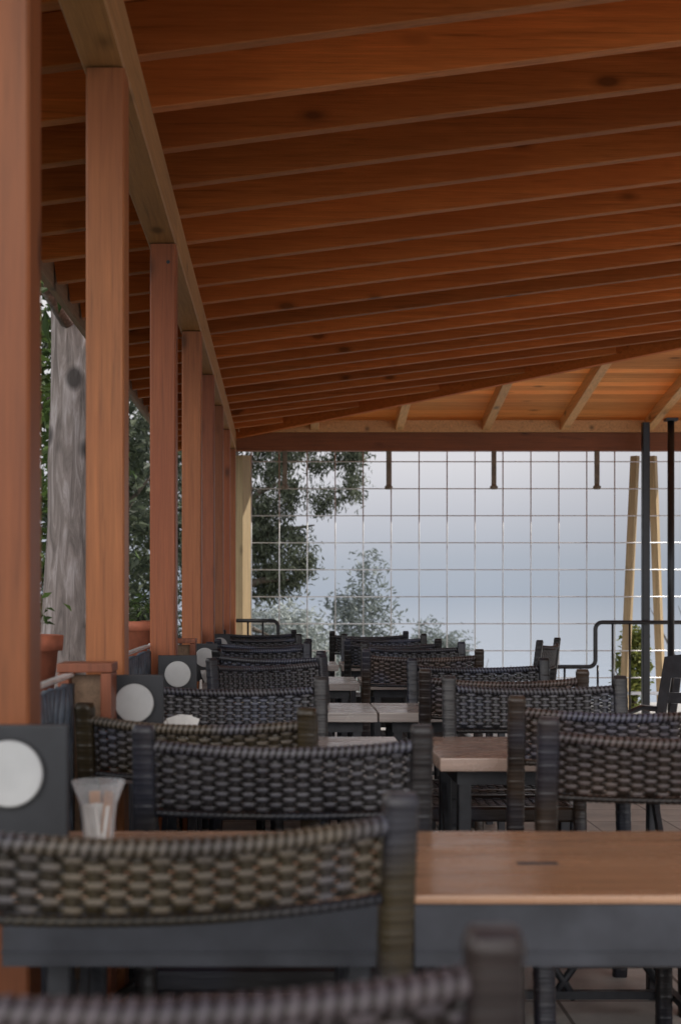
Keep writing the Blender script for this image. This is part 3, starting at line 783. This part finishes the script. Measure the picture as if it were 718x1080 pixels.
bowl(-.335,6.70,'small white bowl on the fourth left table before the black stand')
mb = MB(); mb.bar((0,0,0),(0,0,.105),.05,.006,(1,0,0)); o = mb.build('folded_card', M['paper'], loc=(-.287,5.14,.75)); tag(o,'upright folded white card at the right side of the third black stand','card')
mb = MB(); mb.bar((0,0,0),(0,0,.10),.05,.006,(1,0,0)); o = mb.build('folded_card', M['paper'], loc=(-.288,6.86,.75)); tag(o,'upright folded white card at the right side of the fourth black stand','card')

# ------------------------------------------------------------------ trees and shrubs
def crown_pts(blobs, clump=.28):
    pts = []
    for (c, r, m_, k) in blobs:
        for _ in range(m_):
            d = Vector((random.gauss(0,1),random.gauss(0,1),random.gauss(0,1))).normalized()*random.uniform(.35,1.0)**.5
            cc = Vector((c[0]+d.x*r[0], c[1]+d.y*r[1], c[2]+d.z*r[2]))
            for _ in range(k): pts.append(cc+Vector((random.gauss(0,clump),random.gauss(0,clump),random.gauss(0,clump*.9))))
    return pts
def tree(name, base, h, r0, limbs, blobs, size, lmat, bmat, lb, cat, group=None, clump=.28, droop=0, aspect=.45, lean_=(0,0)):
    root = empty(name, base, 0, lb, cat, group)
    mb = MB(); n = 14; pts = []; rs = []
    for i in range(n+1):
        q = i/n; pts.append((lean_[0]*q+.05*math.sin(q*4)*r0*4, lean_[1]*q+.05*math.cos(q*3)*r0*4-.05*r0*4, h*q)); rs.append(r0*(1.25-.25*min(1,q*8))*(1-.6*q)*(1+.04*math.sin(i*2.3)))
    mb.tube(pts, rs, 16)
    mb.build('trunk', bmat, root, True)
    for (q, dx, dy, dz, r) in limbs:
        p = Vector(pts[int(q*n)]); e_ = p+Vector((dx,dy,dz)); mid = (p+e_)/2+Vector((0,0,.1*abs(dz)+.08*math.hypot(dx,dy)))
        mb = MB(); mb.tube([p, (p+mid)/2+Vector((0,0,.03)), mid, (mid+e_)/2, e_], [r,r*.8,r*.6,r*.4,r*.15], 8); mb.build('limb', bmat, root, True)
    leafmesh('crown', crown_pts(blobs, clump), size, lmat, root, aspect, droop)
    return root
LG = 'trees outside the left side of the terrace'
# big grey trunk left of the terrace
tree('large_tree', (-1.37,9.1,-.35), 5.6, .27, [(.72,-1.3,.6,1.0,.09),(.8,.5,-1.2,1.1,.08),(.62,-.6,-2.0,.5,.06),(.9,-.3,1.2,1.0,.07)],
     [((-1.0,0,5.6),(1.7,1.7,1.1),60,40), ((-.45,-1.95,3.95),(.35,.55,.42),11,50), ((-.22,-2.0,3.35),(.12,.3,.25),6,40), ((-1.6,.9,4.4),(1.0,1.0,.8),30,40)], .15, M['leaf'], M['bark'],
     'large grey barked tree with dark knots standing just outside the roof', 'tree', LG, .20, .6, .28, (.05,0))
tree('leafy_tree', (-2.6,12.6,-.3), 4.2, .14, [(.6,.6,-.5,.8,.06),(.7,-.8,.4,.9,.05),(.8,.3,.7,.9,.05)],
     [((0,0,2.6),(.9,1.0,1.5),70,42), ((.2,0,4.2),(1.1,1.1,.9),50,40)], .13, M['leaf'], M['barkdark'], 'dense leafy tree glimpsed between the first and second posts', 'tree', LG, .2)
tree('leafy_tree', (-1.95,16.0,-.6), 4.6, .13, [(.5,.5,-.5,.8,.05),(.7,-.6,.4,.9,.05),(.8,.4,.5,.7,.04)],
     [((0,0,2.1),(.75,.8,1.6),30,42), ((0,0,4.3),(1.0,1.0,1.0),34,40)], .15, M['leafdark'], M['barkdark'], 'dark leafy tree with sky gaps seen between the second and third posts', 'tree', LG, .17)
tree('leafy_tree', (-4.6,15.5,-.2), 5.2, .18, [(.6,.8,-.5,1.0,.07),(.7,-.8,.4,1.1,.06)],
     [((0,0,3.0),(1.6,1.5,1.9),90,40), ((0,0,5.0),(1.5,1.5,1.2),50,40)], .17, M['leafdark'], M['barkdark'], 'broad dark tree farthest left behind the grey trunk', 'tree', LG, .25)
tree('conifer_tree', (-2.9,22,-.8), 6.5, .16, [(.4,.5,-.3,.3,.04),(.6,-.5,.3,.3,.04),(.75,.3,.3,.4,.03)],
     [((0,0,1.6),(1.2,1.0,1.6),110,50), ((0,0,3.9),(.95,.9,1.5),90,50), ((0,0,6.0),(.6,.6,1.1),45,50)], .14, M['leafdark'], M['barkdark'], 'tall dark conifer far behind the second and third posts', 'tree', LG, .17, .6, .3)
tree('conifer_tree', (-2.35,29,-1.6), 7.5, .16, [(.4,.5,-.3,.3,.04),(.6,-.5,.3,.3,.04),(.75,.3,.3,.4,.03)],
     [((0,0,2.4),(1.1,1.0,1.9),110,50), ((0,0,5.0),(.9,.9,1.6),90,50), ((0,0,7.2),(.6,.6,1.0),45,50)], .16, M['leafdark'], M['barkdark'], 'tall dark conifer farthest back behind the third and fourth posts', 'tree', LG, .19, .6, .3)
def shrub(name, base, blobs, size, lmat, lb, group=None, clump=.12, droop=0, aspect=.45, stems=5, hh=.5):
    root = empty(name, base, 0, lb, 'shrub', group); mb = MB()
    for k in range(stems):
        a = k*6.28/stems; mb.tube([(0,0,-.02),(.15*math.cos(a)*hh,.15*math.sin(a)*hh,hh*.5),(.4*math.cos(a)*hh,.4*math.sin(a)*hh,hh)], [.02*hh+.004,.012*hh+.003,.004], 6)
    mb.build('stem', M['barkdark'], root)
    leafmesh('leaves', crown_pts(blobs, clump), size, lmat, root, aspect, droop)
    return root
shrub('leafy_shrub', (-1.5,6.9,-.3), [((0,0,.75),(.35,.5,.5),40,30)], .09, M['leaf'], 'green shrub outside the ledge behind the terracotta pots', None, .09)
# behind the screen
tree('drooping_tree', (-.7,20.5,-2.9), 7.2, .26, [(.62,.8,-.3,.2,.08),(.7,1.2,.2,.5,.07),(.55,.5,.2,-.1,.06),(.78,.8,-.5,.6,.07),(.8,-1.0,.4,.8,.07)],
     [((.0,0,7.0),(1.5,1.4,.9),80,80), ((1.2,0,6.35),(.85,.6,.42),42,90), ((.45,0,5.6),(.62,.6,.6),44,90), ((.75,0,4.65),(.42,.5,.50),48,90), ((.1,0,5.0),(.45,.5,.9),48,90), ((1.80,0,5.75),(.08,.2,.48),13,70), ((1.40,.1,5.5),(.35,.2,.16),11,60), ((.55,.1,4.2),(.3,.3,.25),14,60), ((-.9,.3,5.8),(.9,.9,1.3),60,45)],
     .10, M['leafdroop'], M['barkdark'], 'dark drooping tree behind the left part of the wire screen', 'tree', None, .085, 1.3, .24)
FG = 'misty bushes behind the wire screen'
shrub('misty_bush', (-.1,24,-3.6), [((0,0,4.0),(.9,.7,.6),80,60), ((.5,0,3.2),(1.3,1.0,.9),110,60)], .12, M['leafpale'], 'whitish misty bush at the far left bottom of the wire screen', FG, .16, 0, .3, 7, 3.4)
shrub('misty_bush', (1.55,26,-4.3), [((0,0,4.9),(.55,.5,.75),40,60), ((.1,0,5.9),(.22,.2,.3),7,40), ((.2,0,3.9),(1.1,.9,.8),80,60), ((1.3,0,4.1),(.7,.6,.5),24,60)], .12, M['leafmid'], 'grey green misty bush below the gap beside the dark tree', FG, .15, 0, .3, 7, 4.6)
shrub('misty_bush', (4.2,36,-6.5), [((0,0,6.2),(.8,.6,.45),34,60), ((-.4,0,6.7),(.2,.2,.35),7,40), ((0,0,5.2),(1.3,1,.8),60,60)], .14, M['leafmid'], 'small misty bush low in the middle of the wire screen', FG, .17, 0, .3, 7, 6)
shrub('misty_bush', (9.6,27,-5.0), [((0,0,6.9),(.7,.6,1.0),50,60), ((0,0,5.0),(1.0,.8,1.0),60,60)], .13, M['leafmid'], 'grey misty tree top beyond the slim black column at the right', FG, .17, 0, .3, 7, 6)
shrub('garden_shrub', (3.52,13.9,0), [((0,0,.40),(.12,.16,.40),60,40), ((.02,0,.74),(.07,.09,.16),14,30)], .055, M['leafyellow'], 'sunlit yellow green shrub behind the black column', None, .045, 0, .5, 6, .5)
